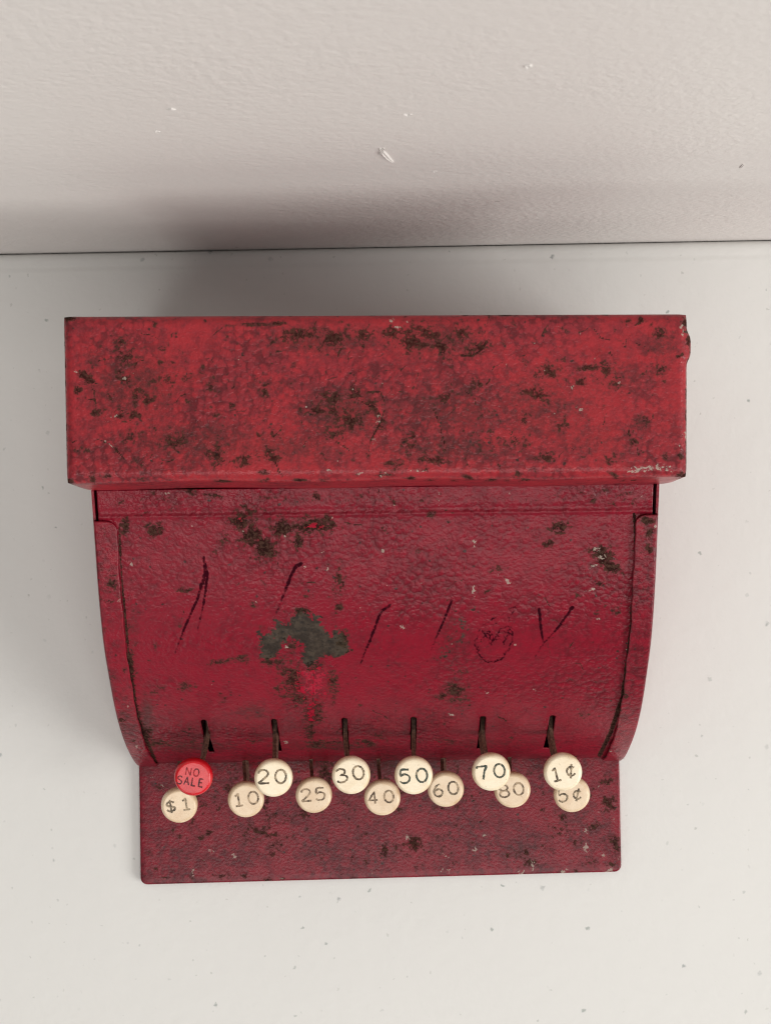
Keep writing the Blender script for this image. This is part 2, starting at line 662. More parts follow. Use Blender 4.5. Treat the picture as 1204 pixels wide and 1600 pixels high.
# sideways places of the levers, read on the face
UP_SLOT = [to_local(at(px, py, 31 * MM))[0] for px, py in ((324, 1152), (431.5, 1149), (539.5, 1147), (645.5, 1145), (751.5, 1144), (858, 1142))]
LOW_SLOT = [to_local(at(px, py, 3 * MM))[0] for px, py in ((281, 1190), (384, 1188), (486, 1186), (591, 1184), (692, 1182), (795, 1181), (896, 1179))]
SU0, SU1 = s_of_f(70.2), s_of_f(85.2)
SL0, SL1 = s_of_h(5.5), s_of_h(.8)

# --- wear and seam shade of the face (photo coordinates)
INKL = [
    [(318.5, 871, 3.2, 1), (321, 894, 4.6, 1), (309, 935, 3.4, 1), (290, 977, 3.0, .95), (276, 1014, 2.4, .75), (268, 1040, 2.0, .45)],
    [(318.5, 871, 2.6, 1), (324.5, 898, 3.4, 1), (319, 939, 3.0, .95), (309, 985, 2.6, .55)],
    [(471, 881, 4.0, 1), (463, 884, 4.6, 1), (456, 896, 4.4, .95), (444, 927, 3.6, .75), (431, 960, 2.6, .6), (419, 987, 2.2, .42)],
    [(609, 946, 3.6, 1), (602, 950, 3.8, 1), (593, 960, 3.4, 1), (581, 993, 3.2, .95), (568.5, 1022, 2.6, .75), (560, 1047, 2.2, .4)],
    [(705, 938, 3.6, 1), (701, 950, 3.6, 1), (692, 972, 3.0, .9), (675, 1010, 2.6, .7), (664, 1041, 2.2, .4)],
    [(842, 952, 3.4, 1), (844, 977, 3.2, 1), (848, 1004, 2.6, .8)],
    [(893.5, 949, 3.8, 1), (882, 966, 3.4, 1), (871, 981, 3.0, .95), (848, 1006, 2.6, .8), (833, 1030, 2.2, .45)],
]


def squiggle(pts, hw, st, jit):
    out = []
    for a, b in zip(pts, pts[1:]):
        n = max(2, int(math.hypot(b[0] - a[0], b[1] - a[1]) / 3))
        for k in range(n):
            q = k / n
            out.append((a[0] + (b[0] - a[0]) * q + random.uniform(-jit, jit), a[1] + (b[1] - a[1]) * q + random.uniform(-jit, jit), hw, st * random.uniform(.8, 1.05)))
    return out


INKL.append(squiggle([(814, 937), (800, 950), (787, 958), (772, 966), (758, 973), (747, 990), (742, 1004), (747, 1022), (756, 1032), (768, 1035),
                      (782, 1030), (793, 1016), (800, 1001), (801, 988), (793, 979), (782, 982), (775, 993), (768, 1004), (763, 992), (752, 988)], 1.7, .86, 1.6))
INKL.append(squiggle([(810, 944), (797, 962), (791, 976), (803, 986), (799, 1004), (790, 1018), (776, 1032), (762, 1034), (750, 1024), (744, 1006), (752, 984), (768, 968), (782, 960)], 1.3, .74, 2.4))
INKL.append(squiggle([(752, 1000), (764, 984), (772, 998), (784, 982), (796, 990), (786, 1004), (774, 996), (766, 1008), (758, 990), (748, 984)], 1.7, .8, 2.6))
INKL.append(squiggle([(757, 978), (780, 972), (796, 980), (790, 996), (770, 990)], 2.0, .7, 2.4))

PATCH = [[(402, 985), (414, 990), (427, 996), (431, 968), (440, 972), (452, 974), (460, 962), (471, 953), (482, 960), (496, 965), (500, 978),
          (508, 986), (518, 994), (527, 983), (537, 994), (543, 1010), (538, 1022), (528, 1028), (516, 1024), (500, 1027), (489, 1036), (481, 1048),
          (474, 1036), (470, 1022), (478, 1008), (463, 1004), (452, 992), (444, 1004), (438, 1016), (428, 1031), (418, 1029), (409, 1026), (408, 1008)]]

FACE_RUST = [
    (378, 812, 20, 30, 1.0, 60), (396, 840, 28, 20, 1.0, 40), (412, 858, 22, 26, 1.0), (446, 824, 28, 20, 1.0), (486, 822, 42, 18, 1.0), (466, 845, 13, 18, .9), (510, 815, 18, 14, .9),
    (470, 955, 24, 10, .8), (535, 1000, 14, 26, .8), (425, 1035, 26, 10, .8), (490, 1042, 20, 10, .9), (410, 980, 12, 10, .7), (455, 1010, 14, 14, .85),
    (195, 824, 12, 18, .95), (240, 826, 18, 14, .85), (176, 912, 12, 22, .85), (178, 880, 8, 20, .5), (345, 852, 30, 9, .55, -40), (700, 815, 8, 5, .7),
    (675, 803, 11, 8, 1.0), (875, 824, 18, 14, .85), (855, 850, 12, 9, .8), (602, 828, 10, 10, .5), (655, 860, 14, 9, .7), (690, 842, 9, 7, .6),
    (940, 868, 26, 18, 1.0, 35), (955, 885, 20, 12, .95, 30), (938, 912, 10, 8, .9), (965, 954, 13, 12, .75, 50), (932, 960, 8, 10, .5), (776, 890, 20, 14, .45),
    (455, 1060, 26, 40, .82), (520, 1070, 16, 36, .74), (490, 1112, 22, 30, .76), (470, 1092, 24, 16, .8), (484, 1140, 12, 26, .82), (497, 1162, 22, 8, .75), (440, 1030, 20, 14, .6),
    (288, 1072, 13, 11, .9), (378, 1030, 17, 9, .95), (345, 1034, 22, 6, .8), (285, 922, 18, 6, .6), (293, 922, 10, 6, .7), (395, 943, 11, 8, .85), (245, 1008, 9, 10, .6),
    (380, 920, 8, 7, .55), (412, 912, 9, 8, .6), (475, 930, 14, 8, .5), (528, 905, 12, 46, .55), (530, 950, 10, 10, .8), (479, 932, 9, 8, .5),
    (300, 1075, 24, 8, .5, -25), (252, 1075, 26, 8, .45, -25), (345, 1095, 12, 10, .45), (205, 1040, 8, 60, .75, -4), (213, 1110, 8, 30, .8, -12), (228, 1148, 14, 14, .8),
    (712, 1085, 26, 22, .62), (690, 1088, 12, 8, .7), (720, 1050, 18, 12, .5), (560, 1100, 12, 8, .35), (250, 1160, 30, 7, .8), (300, 1160, 30, 6, .6), (400, 1158, 24, 6, .6),
    (505, 1160, 30, 7, .75), (570, 1160, 22, 8, .7), (590, 1150, 16, 8, .55), (690, 1158, 40, 6, .45), (800, 1150, 30, 6, .45), (912, 1118, 16, 7, .6),
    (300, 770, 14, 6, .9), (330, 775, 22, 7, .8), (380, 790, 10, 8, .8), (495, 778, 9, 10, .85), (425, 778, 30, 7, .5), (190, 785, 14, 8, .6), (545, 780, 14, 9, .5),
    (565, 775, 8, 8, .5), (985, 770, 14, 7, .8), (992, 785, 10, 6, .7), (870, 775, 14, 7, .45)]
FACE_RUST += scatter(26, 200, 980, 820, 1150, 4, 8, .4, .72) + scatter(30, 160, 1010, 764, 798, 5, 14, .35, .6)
FACE_DIRT = [(395, 1110, 40, 22, .62), (705, 1000, 34, 60, .55), (690, 960, 30, 30, .35), (712, 1082, 36, 34, .7), (528, 920, 22, 60, .5), (300, 1165, 120, 14, .75),
             (520, 1165, 120, 14, .8), (760, 1160, 160, 12, .6), (230, 1120, 18, 60, .8), (208, 1000, 14, 120, .55), (940, 900, 50, 60, .45), (590, 1150, 40, 25, .5),
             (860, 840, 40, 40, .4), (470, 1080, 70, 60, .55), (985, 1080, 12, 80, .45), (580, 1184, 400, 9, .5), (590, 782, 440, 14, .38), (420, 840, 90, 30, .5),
             (320, 890, 40, 40, .25), (240, 850, 60, 40, .3)]
FACE_BRIGHT = [(598, 860, 3, 4, 1.2), (740, 848, 3, 9, 1.1), (740, 922, 4, 10, .9), (793, 909, 6, 3, 1.1, 35), (205, 881, 2.5, 7, .9, -30), (932, 858, 8, 5, .9), (940, 872, 6, 9, .85),
               (928, 884, 9, 3, .9, -20), (921, 922, 12, 3, .85, -25), (934, 964, 5, 5, .7), (628, 980, 6, 4, .8), (835, 1079, 6, 2.5, .9, 20), (447, 1011, 3, 3, 1), (447, 1160, 4, 3, 1.1),
               (706, 1117, 5, 2, 1), (505, 862, 5, 3, .9), (512, 888, 3, 4, .8), (760, 1082, 4, 2, .8), (476, 884, 5, 4, .8), (400, 940, 4, 3, .6), (260, 771, 8, 3, .8), (275, 780, 5, 5, .7),
               (685, 778, 2.5, 14, .7), (445, 838, 5, 4, .6), (180, 940, 4, 3, .8)] + scatter(12, 190, 990, 810, 1160, 1.4, 2.6, .6, .9)
SEAM_SHADE = [[(990, 803, 2.2, 1.2), (993, 865, 2.2, 1.1), (988, 950, 2.4, 1.15), (981, 1022, 2.6, 1.2), (972, 1089, 3.2, 1.3), (954, 1143, 3.2, 1.3), (936, 1180, 3, 1.3)],  # flange shadow painted as dark lines along both seams, with some grime
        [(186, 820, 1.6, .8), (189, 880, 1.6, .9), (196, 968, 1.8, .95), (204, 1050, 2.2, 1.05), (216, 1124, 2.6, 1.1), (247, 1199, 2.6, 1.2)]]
FACE_CRACK_SHADE = SEAM_SHADE + cracks(40, 190, 1000, 765, 1150, 1.0, .85) + [[(490, 1045, 1.2, .9), (489, 1090, 1.2, .8), (486, 1150, 1.2, .9)]]


def build_face():
    xw = 87.3 * MM
    step = .40
    xs = list(np.arange(-87.3, 87.31, step))
    cuts = []
    for c in UP_SLOT:
        cuts += [(c - XC) / MM - 1.02, (c - XC) / MM + 1.02]
    for c in LOW_SLOT:
        cuts += [(c - XC) / MM - .75, (c - XC) / MM + .75]
    xs = [x for x in xs if min(abs(x - c) for c in cuts) > step * .45]
    xs = np.array(sorted(xs + cuts))
    s_top = s_of_f(-7.9)
    ss = [s_top] + list(np.arange(s_top + step, S_END, step)) + [S_END]
    sc_ = [SU0, SU0 + .5, SU1, SU1 - .4, SL0, SL1]
    ss = [s for s in ss if min(abs(s - c) for c in sc_) > step * .35]
    ss = np.array(sorted(ss + sc_))
    P = EV(ss)
    N = prof_normals(ss)
    nu, nv = len(xs), len(ss)
    X = np.repeat(xs[:, None], nv, 1)
    f = np.repeat(P[None, :, 0], nu, 0)
    h = np.repeat(P[None, :, 1], nu, 0)
    # pressed crease across the top and slow dents of old tin
    s_cr = s_of_f(.6)
    cre = .30 * np.exp(-((ss - s_cr) / .55) ** 2) - .20 * np.exp(-((ss - s_cr + 1.5) / .9) ** 2)
    off = np.repeat(cre[None, :], nu, 0)
    for _ in range(26):
        a, b, r = random.uniform(-85, 85), random.uniform(25, S_END - 12), random.uniform(9, 26)
        off += random.uniform(-.16, .16) * np.exp(-((X - a) ** 2 + (ss[None, :] - b) ** 2) / r ** 2)
    # the sheet is pulled in a little round every upper slot
    f = f + off * N[None, :, 0]
    h = h + off * N[None, :, 1]
    V = np.stack([X * MM + XC, -f * MM, h * MM + Z_PLATE], -1).reshape(-1, 3)
    xm = (xs[:-1] + xs[1:]) / 2
    sm = (ss[:-1] + ss[1:]) / 2
    keep = np.ones((nu - 1, nv - 1), bool)
    for c in UP_SLOT:
        cc = (c - XC) / MM
        hole = (np.abs(xm - cc)[:, None] < 1.02) & ((sm > SU0) & (sm < SU1))[None, :]
        hole &= ~((np.abs(xm - cc)[:, None] > .62) & (sm < SU0 + .5)[None, :])
        keep &= ~hole
    for c in LOW_SLOT:
        cc = (c - XC) / MM
        keep &= ~((np.abs(xm - cc)[:, None] < .75) & ((sm > SL0) & (sm < SL1))[None, :])
    me = mesh('front_panel', V, grid_faces(nu, nv, keep))
    wear(me, V, FACE_DIRT, FACE_RUST, [(935, 866, 10, 8, .55), (718, 985, 26, 44, .46, 25), (694, 1015, 20, 30, .44), (738, 958, 14, 30, .45, 25), (705, 950, 20, 20, .38)], FACE_BRIGHT, INKL, PATCH, FACE_CRACK_SHADE,
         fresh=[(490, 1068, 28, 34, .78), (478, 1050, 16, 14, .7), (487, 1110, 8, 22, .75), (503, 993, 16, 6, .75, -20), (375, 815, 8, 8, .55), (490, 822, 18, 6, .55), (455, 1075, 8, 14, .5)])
    me.materials.append(RED_FACE)
    o = link('front_panel', me, None, reg)
    me.flip_normals()
    so = o.modifiers.new('sheet', 'SOLIDIFY')
    so.thickness = .6 * MM
    so.offset = -1
    o['label'] = 'curved crimson front with slots, felt-pen strokes and a bare steel patch'
    return o


face = build_face()


def build_flange(side):
    """folded edge of the side panel lying over the front sheet"""
    s0, s1 = s_of_f(1.6), S_END - .2
    ss = np.arange(s0, s1, .5)
    P = EV(ss)
    N = prof_normals(ss)
    q = np.linspace(0, 1, 16)
    wid = np.full(len(ss), 7.3)
    r = 3.4
    dd = ss - s0
    wid = np.where(dd < r, 7.3 - r + np.sqrt(np.clip(r * r - (r - dd) ** 2, 0, None)), wid)
    wid = wid + .12 * np.sin(ss * .23 + side) + .10 * np.sin(ss * .61)
    inner_gap = np.interp(ss, [s0, s0 + 20, s1], [.9, 1.25, 1.0])
    lift = inner_gap[None, :] + .15 * np.sin(ss * .17 + 2 * side)[None, :] * q[:, None]
    lift = lift - 1.1 * np.clip((.09 - q) / .09, 0, 1)[:, None] ** 2     # rolled over the outer edge
    x = side * (89.0 - q[:, None] * wid[None, :])
    f = P[None, :, 0] + (.25 + lift) * N[None, :, 0]
    h = np.maximum(P[None, :, 1] + (.25 + lift) * N[None, :, 1], .15)
    V = np.stack([x * MM + XC, -f * MM, h * MM + Z_PLATE], -1).reshape(-1, 3)
    fc = grid_faces(len(q), len(ss))
    if side < 0:
        fc = [k[::-1] for k in fc]
    me = mesh('side_flange', V, fc)
    if side < 0:
        ru = [(176, 912, 12, 18, .85), (165, 985, 8, 8, .5), (190, 1125, 16, 5, .85), (195, 1045, 9, 8, .6), (165, 830, 7, 8, .5), (155, 870, 6, 12, .4)]
        ru += scatter(10, 150, 220, 815, 1185, 4, 8, .4, .7)
        di = [(195, 1120, 20, 70, .5), (160, 900, 14, 60, .4)]
        br = [(200, 1105, 3, 3, .8), (186, 938, 3, 4, .9), (214, 1167, 3, 3, .9)]
    else:
        ru = [(1008, 815, 12, 10, 1.0), (1014, 832, 10, 9, .95), (1012, 858, 8, 14, .7), (1006, 920, 8, 10, .5), (960, 1112, 12, 6, .8), (975, 1085, 10, 8, .6), (1015, 985, 5, 8, .5)]
        ru += scatter(10, 960, 1025, 815, 1170, 4, 8, .35, .65)
        di = [(1012, 840, 14, 40, .6), (965, 1120, 24, 50, .5)]
        br = [(1023, 822, 3, 5, 1.0), (950, 1173, 5, 3, 1.0)]
    wear(me, V, di, ru, [], br, None, [], cracks(6, 150 if side < 0 else 960, 215 if side < 0 else 1025, 815, 1170, 1.0, .8))
    return me


def side_outline():
    s = np.linspace(s_of_f(-18), S_END, 70)
    P = EV(s)
    return [(-56.0, 0.0), (-56.0, 93.0), (-20.0, 89.6)] + [(p[0] - .35, p[1] - .3 if p[1] > .5 else 0.0) for p in P[1:]]


for side in (-1, 1):
    out = side_outline()
    bm = bmesh.new()
    a = [bm.verts.new((XC + side * 89.0 * MM, -f * MM, h * MM + Z_PLATE + .0002)) for f, h in out]
    b = [bm.verts.new((XC + side * 88.2 * MM, -f * MM, h * MM + Z_PLATE + .0002)) for f, h in out]
    bm.faces.new(a)
    bm.faces.new(b[::-1])
    for i in range(len(a)):
        j = (i + 1) % len(a)
        bm.faces.new((a[i], b[i], b[j], a[j]))
    bmesh.ops.recalc_face_normals(bm, faces=bm.faces)
    me = bpy.data.meshes.new('side_panel')
    bm.to_mesh(me)
    bm.free()
    V = np.array([v.co for v in me.vertices])
    wear(me, V)
    me.materials.append(RED_SIDE)
    sp = link('side_panel', me, None, reg, False)
    fm = build_flange(side)
    fl = link('side_flange', fm, RED_SIDE, sp)
    so = fl.modifiers.new('sheet', 'SOLIDIFY')
    so.thickness = .55 * MM
    so.offset = -1

# back sheet and a near-black box added for the dark inside
bm = bmesh.new()
for (x0, x1, y0, y1, z0, z1) in ((-88.0, 88.0, 54.6, 55.4, .3, 92.0),):
    vs = [bm.verts.new((XC + x * MM, y * MM, Z_PLATE + z * MM)) for x in (x0, x1) for y in (y0, y1) for z in (z0, z1)]
    for f in ((0, 1, 3, 2), (4, 6, 7, 5), (0, 4, 5, 1), (2, 3, 7, 6), (1, 5, 7, 3), (0, 2, 6, 4)):
        bm.faces.new([vs[i] for i in f])
bmesh.ops.recalc_face_normals(bm, faces=bm.faces)
me = bpy.data.meshes.new('back_panel')
bm.to_mesh(me)
bm.free()
wear(me, np.array([v.co for v in me.vertices]))
link('back_panel', me, RED_SIDE, reg, False)

bm = bmesh.new()
vs = [bm.verts.new((XC + x * MM, y * MM, Z_PLATE + z * MM)) for x in (-70, 70) for y in (-30, 40) for z in (.3, 40)]
for f in ((0, 1, 3, 2), (4, 6, 7, 5), (0, 4, 5, 1), (2, 3, 7, 6), (1, 5, 7, 3), (0, 2, 6, 4)):
    bm.faces.new([vs[i] for i in f])
bmesh.ops.recalc_face_normals(bm, faces=bm.faces)
bm_obj('dark_inner_box', bm, INSIDE, reg)


def rounded_sheet(corners, z_top, depth, r, step, plan_r=None, bulge=None, dents=14, dent=.12, square=0.0):
    """a shallow tray turned over: flat top, rolled edges, upright skirt.
    corners: local xy of the outer edge, order back-left, back-right, front-right, front-left"""
    c = np.array(corners, float) / MM
    wx = .5 * (np.linalg.norm(c[1] - c[0]) + np.linalg.norm(c[2] - c[3]))
    wy = .5 * (np.linalg.norm(c[3] - c[0]) + np.linalg.norm(c[2] - c[1]))
    pr = plan_r or r
    ext = r * math.pi / 2 + depth - r

    def axis(wd):
        core = np.arange(0, wd - 2 * pr, step)
        core = np.append(core, wd - 2 * pr)
        arc = np.linspace(0, r * math.pi / 2, 9)[1:]
        sk = np.linspace(r * math.pi / 2, ext, 4)[1:]
        e = np.concatenate([arc, sk])
        return np.concatenate([-e[::-1], core, wd - 2 * pr + e])
    ux, uy = axis(wx), axis(wy)
    A, B = np.meshgrid(ux, uy, indexing='ij')
    qx, qy = np.clip(A, 0, wx - 2 * pr), np.clip(B, 0, wy - 2 * pr)
    dx, dy = A - qx, B - qy
    L = np.hypot(dx, dy)
    Lc = np.maximum(np.abs(dx), np.abs(dy))
    nx, ny = dx / np.maximum(L, 1e-9), dy / np.maximum(L, 1e-9)
    ang = np.clip(Lc / r, 0, math.pi / 2)
    rad = (pr - r) * (Lc > 0) * np.clip(Lc / (r * .2), 0, 1) + r * np.sin(ang)
    z = -r * (1 - np.cos(ang)) - np.clip(Lc - r * math.pi / 2, 0, depth - r)
    kq = square
    nx = (1 - kq) * nx + kq * dx / np.maximum(Lc, 1e-9)
    ny = (1 - kq) * ny + kq * dy / np.maximum(Lc, 1e-9)
    x = qx + nx * rad + pr
    y = qy + ny * rad + pr
    z = z + 0.0
    for _ in range(dents):
        a, b, rr = random.uniform(0, wx), random.uniform(0, wy), random.uniform(6, 22)
        z += random.uniform(-dent, dent) * np.exp(-((x - a) ** 2 + (y - b) ** 2) / rr ** 2)
    s, t = x / wx, y / wy
    W = (c[0] * ((1 - s) * (1 - t))[..., None] + c[1] * (s * (1 - t))[..., None] + c[2] * (s * t)[..., None] + c[3] * ((1 - s) * t)[..., None])
    V = np.stack([W[..., 0] * MM, W[..., 1] * MM, z * MM + z_top], -1)
    if bulge:
        V = bulge(V, s, t)
    edge = np.clip(Lc / (r * 1.2), 0, 1)
    return V.reshape(-1, 3), grid_faces(len(ux), len(uy)), edge.ravel(), s.ravel(), t.ravel()


# --- cap over the top
HCAP = 112.0 * MM
cap_c = [to_local(at(px, py, HCAP))[:2] for px, py in ((97, 493), (1075, 489), (1074.5, 745.5), (102, 754))]


def cap_bulge(V, s, t):
    # the folded right-hand corner has sprung open near the back
    k = np.clip((s - .985) / .015, 0, 1) * np.exp(-((t - .20) / .085) ** 4)
    V[..., 0] += k * 1.25 * MM
    # wavy lower front edge
    fr = np.clip((t - .97) / .03, 0, 1)
    dp = np.clip((HCAP + Z_PLATE - V[..., 2]) / (26 * MM), 0, 1)
    V[..., 1] -= fr * (dp * 1.7 * MM + .25 * MM * np.sin(s * 17 + 1))
    # the back edge stands up a hair at the left corner
    V[..., 2] += .5 * MM * np.exp(-(s / .02) ** 2 - (t / .04) ** 2)
    return V


V, FC, E, S_, T_ = rounded_sheet(cap_c, HCAP + Z_PLATE, 26.5, 3.2, .42, bulge=cap_bulge, dents=30, dent=.16, square=.75)
me = mesh('top_cover', V, [f[::-1] for f in FC])
CAP_RUST = [
    (400, 507, 34, 4, 1.1), (430, 506, 22, 4, 1.0), (362, 509, 12, 4, .9), (470, 522, 40, 12, .78), (520, 528, 32, 18, .8), (565, 520, 26, 14, .72), (455, 530, 30, 10, .7),
    (640, 532, 32, 26, .74), (665, 520, 30, 18, .7), (610, 518, 14, 12, .8), (720, 520, 44, 22, .6), (745, 545, 26, 14, .66), (690, 545, 30, 16, .6), (770, 535, 26, 10, .55),
    (520, 632, 26, 22, .76), (540, 650, 26, 26, .76), (555, 620, 14, 14, .7), (500, 640, 20, 14, .66), (525, 675, 30, 16, .6), (585, 640, 12, 30, .66), (595, 660, 10, 20, .6),
    (190, 535, 20, 16, .72), (200, 555, 24, 18, .66), (195, 592, 12, 12, .8), (212, 610, 16, 14, .72), (128, 584, 10, 8, .95), (140, 595, 10, 7, .9), (122, 610, 10, 8, .95),
    (150, 645, 9, 7, .9), (158, 645, 9, 7, .8), (188, 650, 8, 7, .85), (210, 648, 14, 9, .9), (232, 625, 16, 10, .85), (205, 680, 20, 16, .62), (260, 595, 24, 16, .6), (330, 600, 14, 20, .6),
    (300, 590, 40, 14, .5), (250, 566, 7, 5, 1.0), (412, 615, 11, 16, .7), (340, 648, 10, 6, .8), (415, 645, 14, 22, .5), (270, 690, 30, 20, .62), (340, 705, 24, 20, .66), (380, 720, 22, 14, .7),
    (425, 715, 18, 14, .7), (220, 730, 14, 10, .6), (130, 702, 20, 10, .66), (212, 720, 9, 7, .85), (145, 748, 6, 9, 1.0), (165, 745, 10, 5, .7), (411, 738, 12, 5, 1.1), (351, 752, 18, 3, 1.0),
    (466, 750, 12, 3, 1.0), (640, 748, 12, 3, .9), (730, 746, 12, 4, 1.0, 20), (810, 742, 8, 6, 1.0), (958, 742, 12, 5, 1.1, 25), (990, 690, 8, 8, .8), (1062, 712, 6, 8, .95),
    (860, 580, 24, 20, .7), (905, 600, 18, 14, .6), (845, 620, 18, 18, .6), (920, 575, 22, 8, .9), (950, 578, 20, 14, .72), (960, 600, 18, 14, .6), (745, 600, 13, 10, .9), (830, 612, 14, 10, .6),
    (820, 655, 10, 14, .75), (695, 622, 16, 12, .6), (770, 690, 26, 20, .55), (850, 715, 20, 12, .7), (880, 665, 20, 14, .6), (1000, 660, 22, 14, .62), (1030, 580, 20, 20, .6), (1058, 558, 6, 4, .9),
    (1000, 500, 8, 7, .9), (980, 502, 8, 6, .8), (1030, 520, 26, 16, .5), (640, 690, 30, 20, .56), (620, 725, 26, 12, .66), (680, 720, 30, 10, .6), (820, 690, 26, 16, .56),
    (950, 720, 26, 12, .5), (760, 645, 24, 12, .5), (600, 742, 20, 3, 1.0), (655, 734, 16, 2.6, 1.0), (700, 560, 26, 14, .5), (110, 497, 12, 5, 1.2), (1070, 505, 8, 14, 1.1), (1076, 530, 6, 14, .9),
    (1066, 742, 10, 6, 1.2), (108, 752, 9, 5, 1.2)]
CAP_RUST += scatter(70, 115, 1065, 505, 735, 3.5, 9, .42, .78) + [(random.uniform(110, 1060), 491.5, random.uniform(6, 20), 3, random.uniform(.7, 1.1)) for _ in range(16)]
CAP_RUST += [(random.uniform(110, 1060), 750, random.uniform(4, 12), 4, random.uniform(.6, .9)) for _ in range(14)] + [(99.5, random.uniform(500, 745), 2.5, random.uniform(5, 14), .9) for _ in range(8)]
CAP_RUST += [(1073.5, random.uniform(560, 735), 2.5, random.uniform(5, 14), .85) for _ in range(8)]
CAP_DIRT = [(500, 530, 110, 30, .7), (680, 530, 110, 38, .66), (530, 645, 90, 50, .72), (210, 600, 90, 80, .62), (300, 690, 140, 40, .6), (700, 640, 160, 70, .5), (840, 640, 120, 80, .5),
            (450, 700, 140, 36, .5), (960, 590, 80, 40, .45), (1030, 540, 40, 40, .5), (150, 560, 30, 50, .4), (700, 700, 160, 30, .55), (930, 690, 100, 40, .4), (420, 600, 80, 30, .35)]
CAP_BRIGHT = [(1005, 733, 24, 5, .95), (1030, 730, 22, 5, .85), (1050, 736, 12, 4, .85), (985, 736, 10, 4, .8), (600, 742, 12, 4, .8), (565, 741, 8, 3, .8), (515, 735, 7, 3, .8), (650, 735, 20, 2.4, .7),
              (195, 590, 3, 6, 1.0), (175, 652, 14, 2.2, .8, -25), (172, 694, 22, 2, .8, 32), (612, 500, 4, 3, 1.1), (620, 512, 6, 4, .8), (636, 503, 3, 3, 1.1), (1064, 510, 4, 5, 1.0),
              (1068, 680, 4, 12, .7), (1058, 695, 10, 4, .6), (905, 640, 7, 5, .8), (590, 655, 5, 8, .7), (585, 690, 5, 10, .6), (1066, 520, 2, 16, .6), (895, 605, 5, 4, .7), (118, 580, 5, 3, .8)]
CAP_BRIGHT += scatter(24, 110, 1065, 500, 735, 1.4, 2.6, .6, .9)
CAP_CRACK = cracks(90, 115, 1065, 505, 735, 1.0, .9) + [
    [(565, 628, 1.4, 1), (590, 640, 1.6, 1), (596, 655, 1.5, 1), (590, 668, 1.2, .9), (578, 690, 1.2, .9), (576, 705, 1.2, .8)],
    [(575, 612, 1.3, 1), (594, 612, 1.3, 1), (600, 626, 1.2, .9)], [(125, 580, 1.6, 1), (135, 592, 1.6, 1), (152, 600, 1.2, .9)],
    [(720, 555, 1.4, 1), (738, 556, 1.6, 1), (752, 546, 1.6, 1), (760, 533, 1.4, 1)], [(678, 640, .9, .9), (688, 670, .9, .9), (697, 705, .9, .8)],
    [(525, 690, 1, .9), (545, 703, 1, .9)], [(428, 718, 1, .9), (436, 735, 1, 1), (442, 745, 1, .9)], [(150, 685, 1, .8), (175, 695, 1.1, .9), (195, 718, 1, .9)]]
wear(me, V, CAP_DIRT, CAP_RUST, [(1072, 515, 6, 14, .7), (108, 496, 12, 4, .7), (1068, 741, 9, 5, .6)], CAP_BRIGHT, None, [], CAP_CRACK, edge=.62 * np.clip((np.maximum(np.abs(S_ - .5) * 2, np.abs(T_ - .5) * 2 - .012) - .988) / .010, 0, 1))
cap = link('top_cover', me, RED_CAP, reg)
cap['label'] = 'faded red box-shaped cover, blotched with dark rust'

# underside closing the cap
bm = bmesh.new()
zc = HCAP + Z_PLATE - 24.5 * MM
cc = np.array(cap_c)
cm = cc.mean(0)
vs = [bm.verts.new((*(cm + (p - cm) * .992), zc)) for p in cc]
bm.faces.new(vs)
bm_obj('cover_underside', bm, INSIDE, cap)

# --- base plate
bc = [to_local(at(px, py, 0))[:2] for px, py in ((217.0, 1196), (967, 1181), (970.5, 1362.5), (219.5, 1383))]
lft = (bc[0] - bc[3]) / np.linalg.norm(bc[0] - bc[3])
rgt = (bc[1] - bc[2]) / np.linalg.norm(bc[1] - bc[2])
bc[0] = bc[0] + lft * 148 * MM
bc[1] = bc[1] + rgt * 148 * MM
V, FC, E, S_, T_ = rounded_sheet(bc, Z_PLATE, 2.9, .8, .6, plan_r=2.6, dents=30, dent=.10)
me = mesh('base_plate', V, [f[::-1] for f in FC])
B_RUST = scatter(60, 225, 965, 1200, 1375, 6, 20, .35, .62) + scatter(26, 225, 965, 1215, 1370, 4, 9, .55, .8) + [
    (270, 1262, 14, 18, .5), (950, 1220, 18, 10, .6), (925, 1290, 14, 10, .7), (945, 1255, 16, 14, .6), (960, 1260, 8, 20, .9), (962, 1320, 7, 26, .9), (955, 1352, 12, 8, .9),
    (830, 1350, 14, 10, .8), (880, 1300, 22, 16, .55), (640, 1320, 40, 20, .55), (420, 1300, 50, 30, .5), (300, 1220, 30, 12, .5), (780, 1205, 16, 12, .6), (510, 1210, 14, 30, .8), (600, 1330, 12, 16, .7)]
B_RUST += [(random.uniform(225, 965), random.uniform(1366, 1384), random.uniform(5, 14), 3, random.uniform(.5, .9)) for _ in range(14)]
B_DIRT = [(590, 1196, 400, 22, .75), (590, 1250, 300, 40, .45), (640, 1320, 120, 40, .5), (300, 1230, 80, 40, .5), (450, 1310, 100, 40, .5), (900, 1280, 80, 60, .45), (820, 1330, 80, 30, .4), (260, 1340, 60, 30, .3)]
